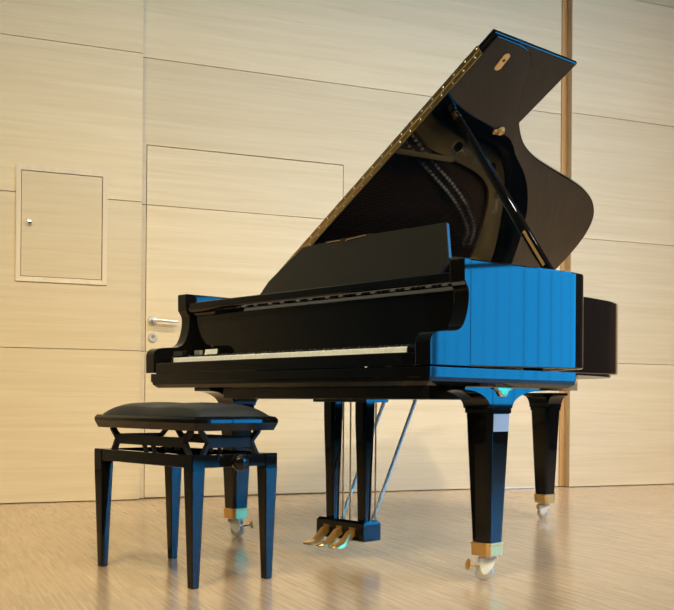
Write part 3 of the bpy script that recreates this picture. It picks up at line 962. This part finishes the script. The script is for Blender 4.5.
hx, hy = (BX1 - BX0) / 2, (BY1 - BY0) / 2
bcx -= 0.006
hx += 0.006
MB().loft([rr_ring(hx - 0.012, hy - 0.012, 0.458, 0.006), rr_ring(hx - 0.003, hy - 0.003, 0.481, 0.006), rr_ring(hx - 0.003, hy - 0.003, 0.491, 0.006), rr_ring(hx - 0.009, hy - 0.009, 0.499, 0.006), rr_ring(hx - 0.02, hy - 0.02, 0.501, 0.006)]).build('seat_frame', BK, bench, smooth=True, angle=0.25)
# padded cushion: domed grid with a soft centre dip
cu = MB()
NX, NY = 36, 22
cv = []
for j in range(NY + 1):
    for i in range(NX + 1):
        u, v = -1 + 2 * i / NX, -1 + 2 * j / NY
        e = max(0.0, (1 - abs(u) ** 4.5)) ** 0.5 * max(0.0, (1 - abs(v) ** 4.5)) ** 0.5
        dip = 0.010 * math.exp(-((u / 0.28) ** 2)) * (1 - 0.3 * v * v)
        dip += sum(0.008 * math.exp(-(((u - bu) / 0.07) ** 2 + ((v - bv) / 0.11) ** 2)) for bu in (-0.5, 0, 0.5) for bv in (-0.42, 0.42))
        cv.append((bcx + u * (hx - 0.022), bcy + v * (hy - 0.022), 0.4995 + 0.043 * e - dip * e))
cu.add(cv, [(j * (NX + 1) + i, j * (NX + 1) + i + 1, (j + 1) * (NX + 1) + i + 1, (j + 1) * (NX + 1) + i) for j in range(NY) for i in range(NX)])
cush = cu.build('cushion', M['leather'], bench, smooth=True, angle=3)
bt = MB().lathe([(0.0, 0.004), (0.006, 0.003), (0.009, 0.0), (0.0, -0.002)], (0, 0, 0), (0, 0, 1), 12).mesh('button', M['leather'], smooth=True)
for bu in (-0.5, 0, 0.5):
    for bv in (-0.42, 0.42):
        e = (1 - abs(bu) ** 4.5) ** 0.5 * (1 - abs(bv) ** 4.5) ** 0.5
        dip = 0.010 * math.exp(-((bu / 0.28) ** 2)) * (1 - 0.3 * bv * bv) + 0.008
        link('button', bt, cush, (bcx + bu * (hx - 0.022), bcy + bv * (hy - 0.022), 0.4995 + 0.043 * e - dip * e))
bcx += 0.006
hx -= 0.006
# legs and aprons
LWT, LWB = 0.046, 0.025
for sx in (-1, 1):
    for sy in (-1, 1):
        xo, yo = (BX0 if sx < 0 else BX1 - 0.012), (BY0 if sy < 0 else BY1)

        def ring(w, z, pull, dx, dy):
            x0, x1 = sorted((xo - sx * pull, xo - sx * (pull + w)))
            y0, y1 = sorted((yo - sy * pull, yo - sy * (pull + w)))
            return [Vector((x0, y0, z)), Vector((x1, y0, z)), Vector((x1, y1, z)), Vector((x0, y1, z))]
        MB().loft([ring(LWB, 0.0, 0.010, 0, 0), ring(LWT, 0.340, 0.0, 0, 0), ring(LWT, 0.388, 0.0, 0, 0)]).build('leg', BK, bench, bevel=0.003)
x0, x1 = BX0 + LWT, BX1 - 0.012 - LWT
for y in (BY0 + 0.003, BY1 - 0.025):
    MB().box(x0, x1, y, y + 0.022, 0.350, 0.3875).build('apron', BK, bench, bevel=0.002)
for x in (BX0 + 0.003, BX1 - 0.037):
    MB().box(x, x + 0.022, BY0 + LWT, BY1 - LWT, 0.350, 0.3875).build('apron', BK, bench, bevel=0.002)
# scissor mechanism
zl, zm, zu = 0.388, 0.4235, 0.457
for y in (BY0 + 0.035, BY1 - 0.035):
    for sx, xe in ((1, BX0 + 0.06), (-1, BX1 - 0.07)):
        sc = MB()
        sc.bar((xe, y, zu), (xe + sx * 0.035, y, zm), 0.010, 0.020, ref=(0, 1, 0))
        sc.bar((xe + sx * 0.035, y, zm), (xe + sx * 0.005, y, zl - 0.01), 0.010, 0.020, ref=(0, 1, 0))
        sc.tube((xe + sx * 0.035, y - 0.008, zm), (xe + sx * 0.035, y + 0.008, zm), 0.009, n=10)
        sc.build('scissor_arm', M['blackmatt'], bench, bevel=0.001)
    MB().box(BX0 + 0.095, BX1 - 0.105, y - 0.005, y + 0.005, zm - 0.017, zm + 0.013).build('lift_bar', M['blackmatt'], bench, bevel=0.001)
    for xm in (bcx - 0.03, bcx + 0.02):
        MB().bar((xm - 0.012, y, zm - 0.006), (xm + 0.008, y, zl - 0.008), 0.008, 0.012, ref=(0, 1, 0)).build('lift_link', M['blackmatt'], bench)
for x in (BX0 + 0.03, BX1 - 0.045):
    for sy, ye in ((1, BY0 + 0.05), (-1, BY1 - 0.05)):
        sc = MB()
        sc.bar((x, ye, zu), (x, ye + sy * 0.03, zm), 0.010, 0.020, ref=(1, 0, 0))
        sc.bar((x, ye + sy * 0.03, zm), (x, ye + sy * 0.004, zl - 0.01), 0.010, 0.020, ref=(1, 0, 0))
        sc.build('scissor_arm', M['blackmatt'], bench, bevel=0.001)
    MB().box(x - 0.005, x + 0.005, BY0 + 0.08, BY1 - 0.08, zm - 0.017, zm + 0.013).build('lift_bar', M['blackmatt'], bench, bevel=0.001)
kx = BX1 - 0.012
kn = MB().lathe([(0.0, -0.02), (0.008, -0.02), (0.008, 0.006), (0.014, 0.010), (0.023, 0.016), (0.027, 0.026), (0.027, 0.034), (0.022, 0.044), (0.012, 0.049), (0.0, 0.050)], (kx, -0.293, 0.366), (1, 0, 0), 24)
kn.build('height_knob', BK, bench, smooth=True, angle=1.2)

# ================================================================== small things on the floor by the wall
MB().path([rp(2.50, D_B - 0.10, 0.006), rp(2.66, D_B - 0.07, 0.006), rp(2.80, D_B - 0.06, 0.006), rp(2.95, D_B - 0.045, 0.006), rp(3.05, D_B - 0.03, 0.006)], 0.006, 8).build(
    'floor_cable', M['cable'], smooth=True, label='short light grey cable lying on the floor along the wall behind the piano', cat='cable')

# ================================================================== stage downlights (above the frame)
order = ['leftmost', 'second from the left', 'third from the left', 'rightmost']
cnt = {}
for s, d in STAGE_LAMPS:
    k = cnt.get(d, 0)
    cnt[d] = k + 1
    total = sum(1 for q in STAGE_LAMPS if q[1] == d)
    pos = 'rightmost' if k == total - 1 else order[k]
    base = rp(s, d, LAMP_Z)
    lm = empty('stage_downlight', base, 'round black ceiling downlight, %s of the row %s' % (pos, 'nearest the oak wall' if d > -3 else 'over the stage edge'), 'lamp', 'ceiling downlights over the stage')
    MB().loft([[base + Vector((math.cos(t) * r, math.sin(t) * r, z)) for t in [2 * PI * i / 24 for i in range(24)]] for r, z in ((0.20, -0.005), (0.225, -0.005), (0.225, 0.12), (0.10, 0.28), (0.06, 0.30))], cap=True).build('housing', M['lamp_body'], lm, smooth=True, angle=0.5)
    MB().tube(base + Vector((0, 0, 0.29)), Vector((base.x, base.y, Z_C)), 0.02, n=10).build('stem', M['lamp_body'], lm)
    ld = bpy.data.lights.new('lamp_light', 'AREA')
    ld.shape = 'DISK'
    ld.size = 0.36
    ld.energy = LAMP_W[d] * (1.12 if s > 2.5 else 1.0)
    ld.color = LAMP_COL[0 if s < 0 else 1 if s < 2.5 else 2]
    ld.spread = math.radians(LAMP_SPREAD[d])
    aim = (rp(s * 0.8 + 0.35, LAMP_AIM[d][0], 0.6 if s > 2.5 else 0.0) if s > -3 else rp(0.0, -0.6, 0.4)) - base
    lo = link('lamp_light', ld, lm, base + Vector((0, 0, -0.06)), tuple(aim.to_track_quat('-Z', 'Y').to_euler()))
